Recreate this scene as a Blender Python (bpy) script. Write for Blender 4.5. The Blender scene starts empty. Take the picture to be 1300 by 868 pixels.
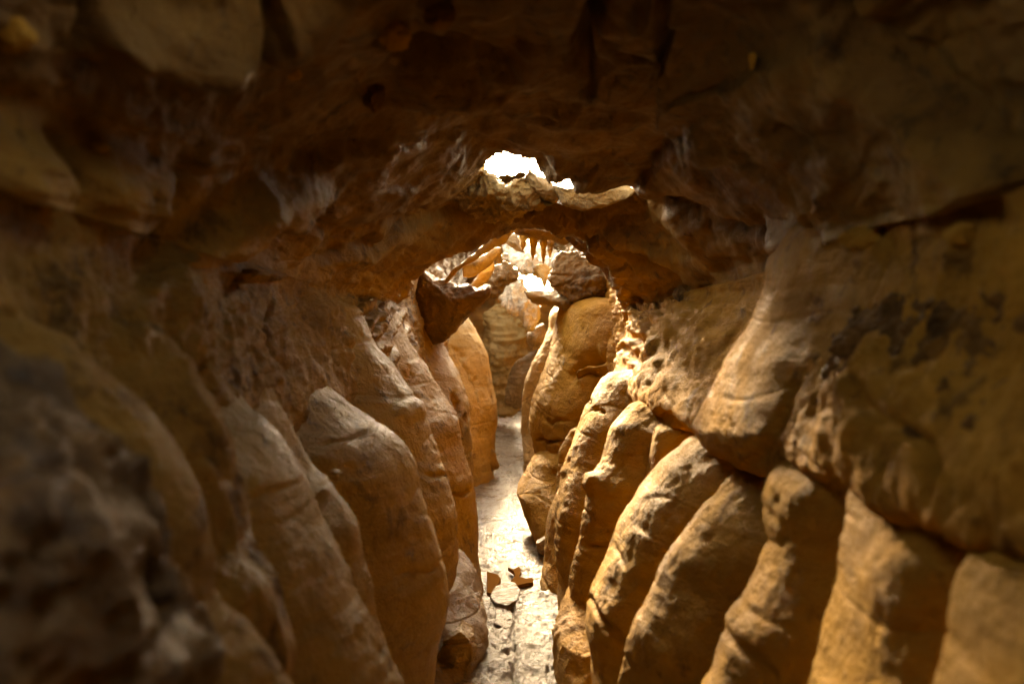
import bpy, bmesh, math, random
import numpy as np
from mathutils import Vector

# ------------------------------------------------------------------ basics
F = 1264.0                                   # focal length in pixels of a 1300 px wide frame
PITCH = math.atan(36.0 / F)
SP, CP = math.sin(PITCH), math.cos(PITCH)
FLOOR = -2.1
COL = bpy.context.scene.collection
sc = bpy.context.scene


def ray(px, py):
    cx = (np.asarray(px, float) - 650) / F
    cy = (434 - np.asarray(py, float)) / F
    y = CP + cy * SP
    z = -SP + cy * CP
    return cx / y, z / y                      # slopes x/depth, z/depth


def at(px, py, d):
    a, b = ray(px, py)
    return np.stack([a * d, np.asarray(d, float) + 0 * a, b * d], -1)


def proj(P):
    x, y, z = P[..., 0], P[..., 1], P[..., 2]
    dep = y * CP - z * SP
    up = y * SP + z * CP
    dep = np.where(dep < 0.2, 0.2, dep)
    return 650 + F * x / dep, 434 - F * up / dep


# ------------------------------------------------------------------ noise
_rs = np.random.RandomState(7)
PERM = np.concatenate([_rs.permutation(256)] * 3)
GR = _rs.normal(size=(256, 3)); GR /= np.linalg.norm(GR, axis=1)[:, None]
RV = _rs.rand(256, 3)


def noise(P, f=1.0, off=0.0):
    Q = P * f + off
    i = np.floor(Q).astype(int); u = Q - i
    w = u * u * u * (u * (u * 6 - 15) + 10)
    i &= 255
    out = 0
    for a in (0, 1):
        for b in (0, 1):
            for c in (0, 1):
                h = PERM[PERM[PERM[(i[..., 0] + a) & 255] + ((i[..., 1] + b) & 255)] + ((i[..., 2] + c) & 255)]
                g = GR[h]
                dt = g[..., 0] * (u[..., 0] - a) + g[..., 1] * (u[..., 1] - b) + g[..., 2] * (u[..., 2] - c)
                wt = (w[..., 0] if a else 1 - w[..., 0]) * (w[..., 1] if b else 1 - w[..., 1]) * (w[..., 2] if c else 1 - w[..., 2])
                out = out + dt * wt
    return out * 1.6


def fbm(P, f, octv=4, off=0.0, gain=0.5):
    o = 0; a = 1.0
    for k in range(octv):
        o = o + a * noise(P, f * 2.03 ** k, off + 17.3 * k); a *= gain
    return o


def ridged(P, f, octv=4, off=0.0):
    o = 0; a = 1.0
    for k in range(octv):
        n = 1 - np.abs(noise(P, f * 2.03 ** k, off + 11.7 * k)) * 1.6
        o = o + a * n * np.abs(n); a *= 0.5
    return o - 1.0


def cells(P, f, off=0.0):
    Q = P * f + off
    i = np.floor(Q).astype(int)
    best = np.full(Q.shape[:-1], 9.0); sec = best.copy()
    for a in (-1, 0, 1):
        for b in (-1, 0, 1):
            for c in (-1, 0, 1):
                j = i + np.array([a, b, c])
                jm = j & 255
                h = PERM[PERM[PERM[jm[..., 0]] + jm[..., 1]] + jm[..., 2]]
                d = np.linalg.norm(j + RV[h] - Q, axis=-1)
                sec = np.minimum(sec, np.maximum(best, d)); best = np.minimum(best, d)
    return best, sec - best


# ------------------------------------------------------------------ materials
def rock_mat(name, ca, cb, stain=(0.05, 0.03, 0.015), rough=0.75, spec=0.35, bump=1.0, iron=0.35, pale=None, staincut=0.56, scale=1.0, gloss_patch=0.25, streak=0.0, upper=None, iron_c=(0.42, 0.19, 0.025)):
    m = bpy.data.materials.new(name); m.use_nodes = True
    nt = m.node_tree; N = nt.nodes; L = nt.links; N.clear()
    out = N.new('ShaderNodeOutputMaterial'); b = N.new('ShaderNodeBsdfPrincipled')
    L.new(b.outputs[0], out.inputs[0])
    geo = N.new('ShaderNodeNewGeometry')
    mp = N.new('ShaderNodeMapping'); mp.inputs['Scale'].default_value = (scale,) * 3
    L.new(geo.outputs['Position'], mp.inputs['Vector'])
    st = N.new('ShaderNodeMapping'); st.inputs['Scale'].default_value = (0.6 * scale, 0.6 * scale, 4.5 * scale)
    L.new(geo.outputs['Position'], st.inputs['Vector'])
    vt = N.new('ShaderNodeMapping'); vt.inputs['Scale'].default_value = (5 * scale, 5 * scale, 0.7 * scale)
    L.new(geo.outputs['Position'], vt.inputs['Vector'])

    def nz(src, sc_, det=6, rg=0.6, dist=0.0):
        n = N.new('ShaderNodeTexNoise'); n.inputs['Scale'].default_value = sc_
        n.inputs['Detail'].default_value = det; n.inputs['Roughness'].default_value = rg
        n.inputs['Distortion'].default_value = dist
        L.new(src.outputs[0], n.inputs['Vector']); return n

    def ramp(src, p0, p1, c0=(0, 0, 0, 1), c1=(1, 1, 1, 1)):
        r = N.new('ShaderNodeValToRGB'); r.color_ramp.elements[0].position = p0; r.color_ramp.elements[1].position = p1
        r.color_ramp.elements[0].color = c0; r.color_ramp.elements[1].color = c1
        L.new(src, r.inputs[0]); return r

    def mix(fac, a, b_, mode='MIX'):
        x = N.new('ShaderNodeMix'); x.data_type = 'RGBA'; x.blend_type = mode
        if hasattr(fac, 'links'): L.new(fac, x.inputs[0])
        else: x.inputs[0].default_value = fac
        for s, v in ((6, a), (7, b_)):
            if hasattr(v, 'links'): L.new(v, x.inputs[s])
            else: x.inputs[s].default_value = (*v[:3], 1)
        return x.outputs[2]

    def mul(a, k):
        x = N.new('ShaderNodeMath'); x.operation = 'MULTIPLY'; L.new(a, x.inputs[0])
        if hasattr(k, 'links'): L.new(k, x.inputs[1])
        else: x.inputs[1].default_value = k
        return x.outputs[0]
    n1 = nz(mp, 1.6, 7, 0.62, 0.6); n2 = nz(st, 1.4, 8, 0.65, 0.8); n3 = nz(mp, 5.0, 8, 0.7, 0.3); n4 = nz(mp, 26, 6, 0.7); n5 = nz(mp, 2.3, 5, 0.6, 1.2); n6 = nz(vt, 1.2, 6, .6, .4)
    base = mix(ramp(n1.outputs[0], 0.36, 0.64).outputs[0], ca, cb)
    if upper:                                  # a darker tone from about the spring of the vault upwards
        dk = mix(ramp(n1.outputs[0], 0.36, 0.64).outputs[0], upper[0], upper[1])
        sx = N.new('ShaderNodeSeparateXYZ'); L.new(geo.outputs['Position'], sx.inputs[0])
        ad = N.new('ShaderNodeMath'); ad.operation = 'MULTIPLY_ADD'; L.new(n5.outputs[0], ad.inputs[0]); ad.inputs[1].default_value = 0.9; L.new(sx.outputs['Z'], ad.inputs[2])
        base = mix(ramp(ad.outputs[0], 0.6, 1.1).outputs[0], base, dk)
    base = mix(mul(ramp(n2.outputs[0], 0.42, 0.7).outputs[0], 0.55), base, [c * 0.62 for c in ca])
    base = mix(mul(ramp(n5.outputs[0], 0.52, 0.68).outputs[0], iron), base, iron_c)
    base = mix(mul(ramp(n3.outputs[0], staincut, staincut + 0.1).outputs[0], 0.7), base, stain)
    if streak: base = mix(mul(ramp(n6.outputs[0], 0.5, 0.66).outputs[0], streak), base, stain)
    if pale: base = mix(mul(ramp(n1.outputs[0], 0.5, 0.62).outputs[0], 0.8), base, pale)
    base = mix(mul(ramp(n4.outputs[0], 0.35, 0.72).outputs[0], 0.35), base, (0.9, 0.8, 0.65), 'MULTIPLY')
    vo = N.new('ShaderNodeTexVoronoi'); vo.inputs['Scale'].default_value = 34; L.new(mp.outputs[0], vo.inputs['Vector'])
    base = mix(mul(ramp(vo.outputs['Distance'], 0.02, 0.16, (1, 1, 1, 1), (0, 0, 0, 1)).outputs[0], 0.5), base, stain)
    L.new(base, b.inputs['Base Color'])
    rr = ramp(n5.outputs[0], 0.4, 0.62, (rough,) * 3 + (1,), (max(0.2, rough - gloss_patch),) * 3 + (1,))
    L.new(rr.outputs[0], b.inputs['Roughness'])
    b.inputs['Specular IOR Level'].default_value = spec
    h = N.new('ShaderNodeMath'); h.operation = 'ADD'
    L.new(mul(n3.outputs[0], 1.0), h.inputs[0]); L.new(mul(n4.outputs[0], 0.45), h.inputs[1])
    h2 = N.new('ShaderNodeMath'); h2.operation = 'ADD'; L.new(h.outputs[0], h2.inputs[0])
    nf = nz(mp, 90, 4, 0.7); L.new(mul(nf.outputs[0], 0.13), h2.inputs[1])
    h3 = N.new('ShaderNodeMath'); h3.operation = 'ADD'; L.new(h2.outputs[0], h3.inputs[0]); L.new(mul(n2.outputs[0], 0.5), h3.inputs[1])
    h4 = N.new('ShaderNodeMath'); h4.operation = 'ADD'; L.new(h3.outputs[0], h4.inputs[0])
    L.new(mul(ramp(vo.outputs['Distance'], 0.02, 0.2).outputs[0], 0.12), h4.inputs[1])
    bp = N.new('ShaderNodeBump'); bp.inputs['Distance'].default_value = 0.03 * bump; bp.inputs['Strength'].default_value = 0.9
    L.new(h4.outputs[0], bp.inputs['Height']); L.new(bp.outputs[0], b.inputs['Normal'])
    return m


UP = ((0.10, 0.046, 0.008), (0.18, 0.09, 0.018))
M = dict(
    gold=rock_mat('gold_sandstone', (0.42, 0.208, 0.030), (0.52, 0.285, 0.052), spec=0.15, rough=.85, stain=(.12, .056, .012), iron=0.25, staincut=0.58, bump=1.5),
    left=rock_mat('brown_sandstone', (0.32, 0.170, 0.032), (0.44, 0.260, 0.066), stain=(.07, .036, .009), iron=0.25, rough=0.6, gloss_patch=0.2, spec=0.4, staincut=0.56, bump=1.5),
    wall_l=rock_mat('left_wall_rock', (0.29, 0.145, 0.025), (0.39, 0.215, 0.05), upper=UP, spec=.25, stain=(.06, .03, .008), rough=0.7, staincut=0.53, bump=1.8, streak=.25),
    wall_r=rock_mat('right_wall_rock', (0.44, 0.208, 0.028), (0.53, 0.275, 0.048), upper=UP, spec=.15, rough=.85, stain=(.09, .042, .01), staincut=0.55, bump=1.6, streak=.25),
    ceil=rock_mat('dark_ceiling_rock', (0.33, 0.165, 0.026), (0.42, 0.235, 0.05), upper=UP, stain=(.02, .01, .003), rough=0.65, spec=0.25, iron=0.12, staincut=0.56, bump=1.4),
    hang=rock_mat('hanging_brown_rock', (0.16, 0.08, 0.02), (0.27, 0.155, 0.05), stain=(.05, .028, .01), rough=0.55, spec=0.5, iron=0.3, staincut=0.55, bump=1.6),
    rough=rock_mat('rough_conglomerate', (0.28, 0.135, 0.03), (0.15, 0.078, 0.02), stain=(.04, .02, .008), bump=2.0, spec=.25, iron=0.5, staincut=0.52, streak=0.3),
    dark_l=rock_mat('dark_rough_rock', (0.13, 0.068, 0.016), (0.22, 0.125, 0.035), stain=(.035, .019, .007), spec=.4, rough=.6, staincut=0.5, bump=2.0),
    rim=rock_mat('skylight_rim_rock', (0.26, 0.14, 0.04), (0.42, 0.27, 0.11), stain=(.07, .04, .015), rough=0.6, spec=0.4, iron=0.5, staincut=0.53, bump=2.2),  # paler than the roof, painting in the daylight on the skylight rim
    pale=rock_mat('pale_calcite', (0.74, 0.64, 0.48), (0.80, 0.74, 0.62), stain=(0.50, 0.25, 0.06), iron=0.3, rough=0.5, bump=1.2, staincut=0.6),
    far=rock_mat('far_rock_painted_light', (0.50, 0.315, 0.11), (0.60, 0.42, 0.19), stain=(.16, .08, .03), iron=0.2, spec=.2, staincut=0.57, bump=1.6),  # pale tone puts the daylight on this rock into its colour
    grey=rock_mat('grey_wet_rock', (0.24, 0.14, 0.05), (0.35, 0.22, 0.09), iron=0.15, rough=0.5, spec=0.5, bump=1.5),
    ground=rock_mat('pale_wet_floor', (0.27, 0.21, 0.14), (0.37, 0.305, 0.22), stain=(0.13, 0.075, 0.03), iron=0.15, rough=0.5, gloss_patch=0.3, spec=0.6, bump=2.4, staincut=0.48),
    orange=rock_mat('orange_calcite', (0.46, 0.27, 0.08), (0.62, 0.45, 0.22), iron=0.35, rough=0.5, bump=1.0),
)


def puddle_mat():
    m = bpy.data.materials.new('puddle_painted_reflection'); m.use_nodes = True
    b = m.node_tree.nodes['Principled BSDF']
    b.inputs['Base Color'].default_value = (0.15, 0.065, 0.018, 1); b.inputs['Roughness'].default_value = 0.9; b.inputs['Specular IOR Level'].default_value = 0.0  # brown of the mirrored rock is painted into the base colour
    n = m.node_tree.nodes.new('ShaderNodeTexNoise'); n.inputs['Scale'].default_value = 9
    bp = m.node_tree.nodes.new('ShaderNodeBump'); bp.inputs['Distance'].default_value = 0.004; bp.inputs['Strength'].default_value = .4
    m.node_tree.links.new(n.outputs[0], bp.inputs['Height']); m.node_tree.links.new(bp.outputs[0], b.inputs['Normal'])
    return m


M['water'] = puddle_mat()


# ------------------------------------------------------------------ mesh helpers
def tag(o, label, cat, group=None):
    o['label'] = label; o['category'] = cat
    if group: o['group'] = group
    return o


def mesh_obj(name, V, Fc, mat, origin=None, smooth=True, parent=None):
    me = bpy.data.meshes.new(name)
    V = np.asarray(V, float)
    if origin is None:
        origin = np.array([V[:, 0].mean(), V[:, 1].mean(), V[:, 2].min()])
    me.from_pydata((V - origin).tolist(), [], Fc if isinstance(Fc, list) else Fc.tolist())
    me.update()
    if smooth: me.polygons.foreach_set('use_smooth', [True] * len(me.polygons))
    me.materials.append(mat)
    o = bpy.data.objects.new(name, me); o.location = origin; COL.objects.link(o)
    if parent is not None:
        o.parent = parent; o.location = Vector(origin) - parent.location
    return o


def grid_faces(nu, nv, mask=None):
    a = np.arange((nu - 1) * nv).reshape(nu - 1, nv)[:, :-1]
    q = np.stack([a, a + 1, a + nv + 1, a + nv], -1).reshape(-1, 4)
    if mask is not None: q = q[mask.reshape(-1)]
    return q


def grid_normals(G):
    du = np.gradient(G, axis=0); dv = np.gradient(G, axis=1)
    n = np.cross(du, dv); n /= np.linalg.norm(n, axis=-1, keepdims=True) + 1e-9
    return n


def seg_dist(X, Y, pts):
    """signed distance in pixels to a polyline (positive on its right when walking along it), and position along"""
    best = np.full(X.shape, 1e9); sg = np.ones(X.shape); tt = np.zeros(X.shape)
    n = len(pts) - 1
    for k in range(n):
        ax, ay = pts[k]; bx, by = pts[k + 1]
        vx, vy = bx - ax, by - ay; l2 = vx * vx + vy * vy + 1e-9
        t = np.clip(((X - ax) * vx + (Y - ay) * vy) / l2, 0, 1)
        dx, dy = X - ax - t * vx, Y - ay - t * vy
        d = np.hypot(dx, dy); m = d < best
        best = np.where(m, d, best); sg = np.where(m, np.sign(vx * dy - vy * dx), sg); tt = np.where(m, (k + t) / n, tt)
    return best, sg, tt


def features(P, feats):
    """relief along the surface (positive = into the passage) given as creases, steps and bulges"""
    X, Y = proj(P)
    wob = fbm(P, 3.0, 3, 5.0)
    X = X + wob * 9; Y = Y + fbm(P, 3.0, 3, 45.0) * 9
    h = np.zeros(X.shape)
    for f in feats:
        k = f[0]
        if k == 'crease':                     # pts, width px, depth m
            d, s, t = seg_dist(X, Y, f[1]); e = np.clip(np.minimum(t, 1 - t) * 6, 0, 1)
            h -= f[3] * np.exp(-(d / f[2]) ** 2) * (0.35 + .65 * e)
        elif k == 'step':                     # pts, width, height, range: right-hand side stands proud
            d, s, t = seg_dist(X, Y, f[1]); e = np.clip(np.minimum(t, 1 - t) * 5, 0, 1)
            h += f[3] * np.tanh(s * d / f[2]) * np.exp(-(d / f[4]) ** 2) * e
        elif k == 'bulge':                    # cx, cy, rx, ry, height
            r = ((X - f[1]) / f[3]) ** 2 + ((Y - f[2]) / f[4]) ** 2
            h += f[5] * np.exp(-r * r)
    return h


def resample(pts, n):
    pts = np.asarray(pts, float)
    s = np.concatenate([[0], np.cumsum(np.linalg.norm(np.diff(pts[:, :2], axis=0), axis=1))])
    t = np.linspace(0, s[-1], n)
    o = np.stack([np.interp(t, s, pts[:, k]) for k in range(pts.shape[1])], 1)
    for _ in range(max(1, n // 28)):
        q = o.copy(); q[1:-1] = (o[:-2] + 2 * o[1:-1] + o[2:]) / 4; o = q
    return o


def rock_relief(P, big=0.05, mid=0.02, fine=0.006, strata=0.0, flute=0.0, pits=0.0, off=0.0):
    h = big * fbm(P, 1.3, 3, off) + mid * fbm(P, 4.5, 4, off + 3) + fine * ridged(P, 13, 4, off + 9)
    if strata:
        w = P.copy(); w[..., 2] = P[..., 2] * 7 + 1.2 * noise(P, 1.1, off + 31); w[..., :2] *= 0.7
        h = h + strata * fbm(w, 1.6, 4, off + 21)
        w = w.copy(); w[..., 2] *= 0.55
        h = h - strata * 1.6 * np.exp(-(noise(w, 1.0, off + 77) / 0.035) ** 2)
    if flute:
        w = P.copy(); w[..., 2] *= 0.18
        h = h + flute * ridged(w, 6.5, 4, off + 41)
    if pits:
        c, e = cells(P, 9.0, off); h = h - pits * np.exp(-(c / 0.22) ** 2) * (noise(P, 2.2, off + 8) > 0.0)
    return h


# ------------------------------------------------------------------ the cave tube (walls and ceiling)
# stations: depth -> 17 (x, z) points from the left floor edge over the ceiling to the right floor edge
ST = [
    (-3.0, [(-1.0, -2.3), (-1.3, -1.5), (-1.4, -.8), (-1.35, -.4), (-1.3, 0), (-1.25, .3), (-1.0, .75), (-.5, 1.1), (0, 1.2), (.5, 1.1), (1.0, .8), (1.3, .3), (1.3, 0), (1.3, -.4), (1.4, -.8), (1.4, -1.5), (1.0, -2.3)]),
    (0.4, [(-.9, -2.3), (-1.2, -1.5), (-1.25, -.8), (-1.2, -.4), (-1.2, 0), (-1.2, .35), (-1.0, .75), (-.5, 1.08), (0, 1.15), (.5, 1.08), (1.0, .8), (1.2, .35), (1.22, 0), (1.25, -.4), (1.5, -.8), (1.4, -1.5), (1.0, -2.3)]),
    (2.0, [(-.9, -2.3), (-1.15, -1.5), (-1.15, -.8), (-1.15, -.4), (-1.2, 0), (-1.2, .3), (-1.0, .72), (-.5, 1.02), (0, 1.08), (.5, 1.04), (1.0, .78), (1.22, .3), (1.22, 0), (1.03, -.47), (1.34, -.62), (1.5, -1.5), (1.1, -2.3)]),
    (3.5, [(-.9, -2.3), (-1.15, -1.5), (-1.1, -.8), (-1.05, -.4), (-1.15, 0), (-1.2, .25), (-.95, .62), (-.5, .92), (0, 1.06), (.5, 1.02), (.95, .72), (1.25, .3), (1.2, 0), (1.0, -.52), (1.3, -.66), (1.45, -1.5), (1.1, -2.3)]),
    (5.0, [(-.8, -2.3), (-1.05, -1.5), (-1.05, -.8), (-1.0, -.4), (-1.12, 0), (-1.15, .2), (-.9, .52), (-.45, .86), (0, 1.03), (.5, .97), (.95, .62), (1.3, .2), (1.25, 0), (.95, -.55), (1.3, -.76), (1.2, -1.5), (.9, -2.3)]),
    (6.2, [(-.8, -2.3), (-1.0, -1.5), (-1.0, -.8), (-.95, -.4), (-1.05, 0), (-1.12, .17), (-.85, .46), (-.42, .82), (0, 1.0), (.5, .96), (.9, .62), (1.3, .18), (1.15, 0), (.84, -.56), (1.15, -.76), (1.05, -1.5), (.8, -2.3)]),
    (7.0, [(-.7, -2.3), (-.95, -1.5), (-.95, -.8), (-.9, -.4), (-1.0, 0), (-1.1, .15), (-.82, .42), (-.42, .78), (0.05, 1.06), (.45, 1.0), (.85, .72), (1.25, .16), (1.1, 0), (.82, -.55), (1.05, -.76), (.95, -1.5), (.7, -2.3)]),
    (7.8, [(-.7, -2.3), (-.9, -1.5), (-.9, -.8), (-.88, -.4), (-.98, 0), (-1.02, .12), (-.78, .34), (-.4, .58), (0, .72), (.4, .62), (.78, .4), (1.15, .1), (1.05, 0), (.84, -.5), (.95, -.76), (.9, -1.5), (.65, -2.3)]),
    (8.5, [(-.65, -2.3), (-.85, -1.5), (-.85, -.8), (-.82, -.4), (-.92, 0), (-.95, .1), (-.75, .36), (-.4, .6), (0, .74), (.35, .72), (.62, .5), (.95, .1), (.95, 0), (.9, -.4), (.9, -.8), (.85, -1.5), (.6, -2.3)]),
    (9.0, [(-.65, -2.3), (-.85, -1.5), (-.85, -.8), (-.82, -.4), (-.9, 0), (-.95, .2), (-.8, .5), (-.5, .85), (0, 1.3), (.6, 1.2), (.85, .7), (.95, .3), (.95, 0), (.9, -.4), (.9, -.8), (.85, -1.5), (.6, -2.3)]),
    (12., [(-.6, -2.3), (-.8, -1.5), (-.8, -.8), (-.8, -.4), (-.85, 0), (-.95, .3), (-1.0, .9), (-.7, 1.5), (0, 1.6), (.6, 1.5), (1.0, .9), (.95, .4), (.9, 0), (.8, -.4), (.8, -.8), (.7, -1.5), (.55, -2.3)]),
    (16., [(-.7, -2.3), (-.8, -1.5), (-.9, -.8), (-.9, -.4), (-.95, 0), (-1.0, .4), (-1.0, 1.0), (-.7, 1.6), (0, 1.8), (.6, 1.7), (1.0, .9), (1.0, .4), (1.0, 0), (.8, -.4), (.8, -.8), (.7, -1.5), (.6, -2.3)]),
    (24., [(-.9, -2.3), (-1.0, -1.5), (-1.1, -.8), (-1.1, -.4), (-1.1, 0), (-1.1, .4), (-1.0, 1.0), (-.7, 1.6), (0, 1.8), (.6, 1.7), (1.0, .9), (1.0, .4), (1.0, 0), (1., -.4), (1., -.8), (.9, -1.5), (.8, -2.3)]),
]
SD = np.array([s[0] for s in ST]); SPT = np.array([s[1] for s in ST])     # stations x 17 x 2


def hull(depths, s):
    """depths (n), s (m) in 0..16 -> grid n x m x 3"""
    k = np.arange(17)
    cur = np.stack([[np.interp(depths, SD, SPT[:, i, c]) for i in range(17)] for c in (0, 1)], 0)    # 2 x 17 x n
    # smooth along depth a little except at the arch edge
    out = np.zeros((len(depths), len(s), 3))
    for c, ax in ((0, 0), (1, 2)):
        for n in range(len(depths)):
            p = cur[c, :, n]
            # catmull-rom
            i = np.clip(np.floor(s).astype(int), 0, 15); t = s - i
            p0 = p[np.clip(i - 1, 0, 16)]; p1 = p[i]; p2 = p[i + 1]; p3 = p[np.clip(i + 2, 0, 16)]
            out[n, :, ax] = 0.5 * (2 * p1 + (p2 - p0) * t + (2 * p0 - 5 * p1 + 4 * p2 - p3) * t * t + (3 * p1 - p0 - 3 * p2 + p3) * t ** 3)
    out[..., 1] = depths[:, None]
    return out


# depth samples: about even in picture space
DEP = np.concatenate([np.linspace(-3, 0.8, 40), np.geomspace(0.8, 9.4, 520)[1:], np.linspace(9.4, 24, 200)[1:]])
SS = np.concatenate([np.linspace(0, 5, 230), np.linspace(5, 11, 420)[1:], np.linspace(11, 16, 230)[1:]])
G = hull(DEP, SS)
NRM = grid_normals(G)
cen = np.stack([0 * G[..., 0], G[..., 1], 0 * G[..., 0] - .3], -1)
sgn = np.sign(np.sum(NRM * (cen - G), -1, keepdims=True)); NRM = NRM * np.where(sgn == 0, 1, sgn)   # into the passage

ARCH = [(470, 420), (500, 375), (540, 345), (580, 315), (610, 298), (640, 287), (680, 283), (715, 297), (745, 322), (775, 350), (800, 385), (805, 420)]
CEIL_F = [
    ('crease', [(845, -20), (850, 50), (838, 105), (850, 150), (890, 180), (940, 200), (985, 235), (1030, 285), (1075, 320)], 7, .09),
    ('step', [(850, 40), (838, 105), (850, 150), (890, 180), (940, 200), (985, 235), (1030, 285), (1075, 320)], 3.5, -.09, 120),
    ('crease', [(1020, -20), (1100, 60), (1180, 140), (1230, 195), (1270, 235), (1278, 300)], 8, .07),
    ('step', [(1020, -20), (1100, 60), (1180, 140), (1230, 195), (1270, 235), (1278, 300)], 5, .07, 110),
    ('crease', [(775, -20), (745, 30), (735, 70), (745, 110)], 9, .13),
    ('crease', [(735, 60), (770, 75), (820, 95), (838, 115)], 6, .04),
    ('bulge', 720, 190, 90, 55, .10),
    ('bulge', 760, 140, 60, 40, .05),
    ('crease', [(880, 175), (850, 185), (810, 215), (800, 235)], 8, .05),
    ('crease', [(80, 60), (105, 15), (115, -20)], 10, .08),
    ('crease', [(240, 85), (300, 60), (328, 20), (335, -20)], 10, .09),
    ('step', [(60, 75), (150, 78), (240, 80), (330, 60), (420, 70)], 9, -.07, 60),
    ('bulge', 200, 35, 110, 35, .05), ('bulge', 260, 45, 35, 22, .03), ('bulge', 140, 30, 30, 20, .03), ('bulge', 400, 15, 70, 30, .04),
    ('bulge', 503, 48, 19, 19, .05), ('bulge', 560, 25, 22, 20, .03), ('bulge', 22, 48, 25, 22, .03),
    ('crease', [(250, 90), (350, 60), (450, 50), (520, 75), (600, 95)], 7, .05),
    ('bulge', 35, 240, 55, 60, .08), ('crease', [(85, 185), (95, 230), (60, 300), (30, 330)], 12, .06),
    ('crease', [(40, 330), (120, 320), (190, 300), (215, 260), (240, 210)], 14, .07),
    ('bulge', 150, 260, 45, 60, .05),
    ('crease', [(505, 95), (560, 90), (620, 80), (660, 85)], 6, .05),
    ('step', [(500, 100), (560, 95), (640, 80), (700, 60)], 8, .06, 60),
    ('bulge', 580, 118, 60, 14, .05),
    ('crease', [(275, 350), (285, 320), (330, 288), (400, 285), (440, 300)], 8, .06),
    ('step', [(275, 350), (285, 320), (330, 288), (400, 285)], 7, -.06, 40),
    ('crease', [(380, 345), (430, 310), (480, 280), (560, 265), (640, 268)], 5, .035),
    ('bulge', 370, 250, 60, 25, .05),
    ('crease', [(340, 230), (450, 190), (600, 170)], 5, .03),
    ('bulge', 1105, 302, 42, 20, .06), ('bulge', 1222, 300, 24, 16, .05),
    ('crease', [(1246, 285), (1243, 350), (1250, 420)], 6, .07),
    ('crease', [(1040, 320), (1090, 345), (1150, 390), (1230, 380)], 10, .05),
    ('crease', [(935, 285), (965, 330), (985, 380), (980, 420)], 9, .10),
    ('step', [(800, 240), (870, 280), (930, 310), (990, 325)], 6, .04, 50),
    ('crease', [(830, 260), (900, 300), (960, 325)], 5, .03),
    ('step', [(150, 420), (220, 320), (320, 240), (450, 185), (600, 165)], 7, .05, 55), ('crease', [(400, 350), (450, 312), (520, 287), (610, 268)], 4, .04), ('step', [(400, 350), (450, 312), (520, 287), (610, 268)], 4, .035, 25),
    ('crease', [(700, 285), (760, 300), (830, 330), (885, 372)], 4, .05), ('step', [(700, 285), (760, 300), (830, 330), (885, 372)], 4, -.04, 25), ('step', [(770, 238), (850, 262), (920, 298), (990, 335)], 5, -.05, 35),
    ('bulge', 745, 222, 45, 22, .10), ('bulge', 706, 206, 24, 16, .09), ('bulge', 640, 180, 60, 16, -.03),
]
WALL_F = CEIL_F[-11:] + [
    # right upper wall
    ('crease', [(1085, 470), (1150, 545), (1185, 560), (1192, 620)], 8, .05),
    ('crease', [(1140, 400), (1150, 440), (1145, 470)], 9, .05),
    ('bulge', 1100, 520, 90, 70, .03),
    ('crease', [(1185, 640), (1190, 590), (1180, 560)], 6, .05),
    ('crease', [(730, 470), (755, 460), (770, 455)], 3, .05), ('crease', [(730, 478), (765, 478)], 2.5, .04),
    # left wall
    ('bulge', 225, 430, 25, 60, .06), ('crease', [(350, 370), (338, 410), (350, 450), (375, 470)], 5, .05),
    ('crease', [(430, 430), (455, 470), (490, 520), (530, 560)], 6, .06),
    ('crease', [(395, 560), (430, 552), (475, 532)], 3.5, .04),
    ('crease', [(240, 480), (290, 560), (310, 640)], 10, .05),
    ('bulge', 110, 560, 60, 40, .05), ('crease', [(0, 590), (60, 585), (110, 590), (125, 560)], 9, .06),
    ('bulge', 230, 560, 50, 40, .03),
    ('bulge', 330, 345, 40, 10, .05),
]


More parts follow.
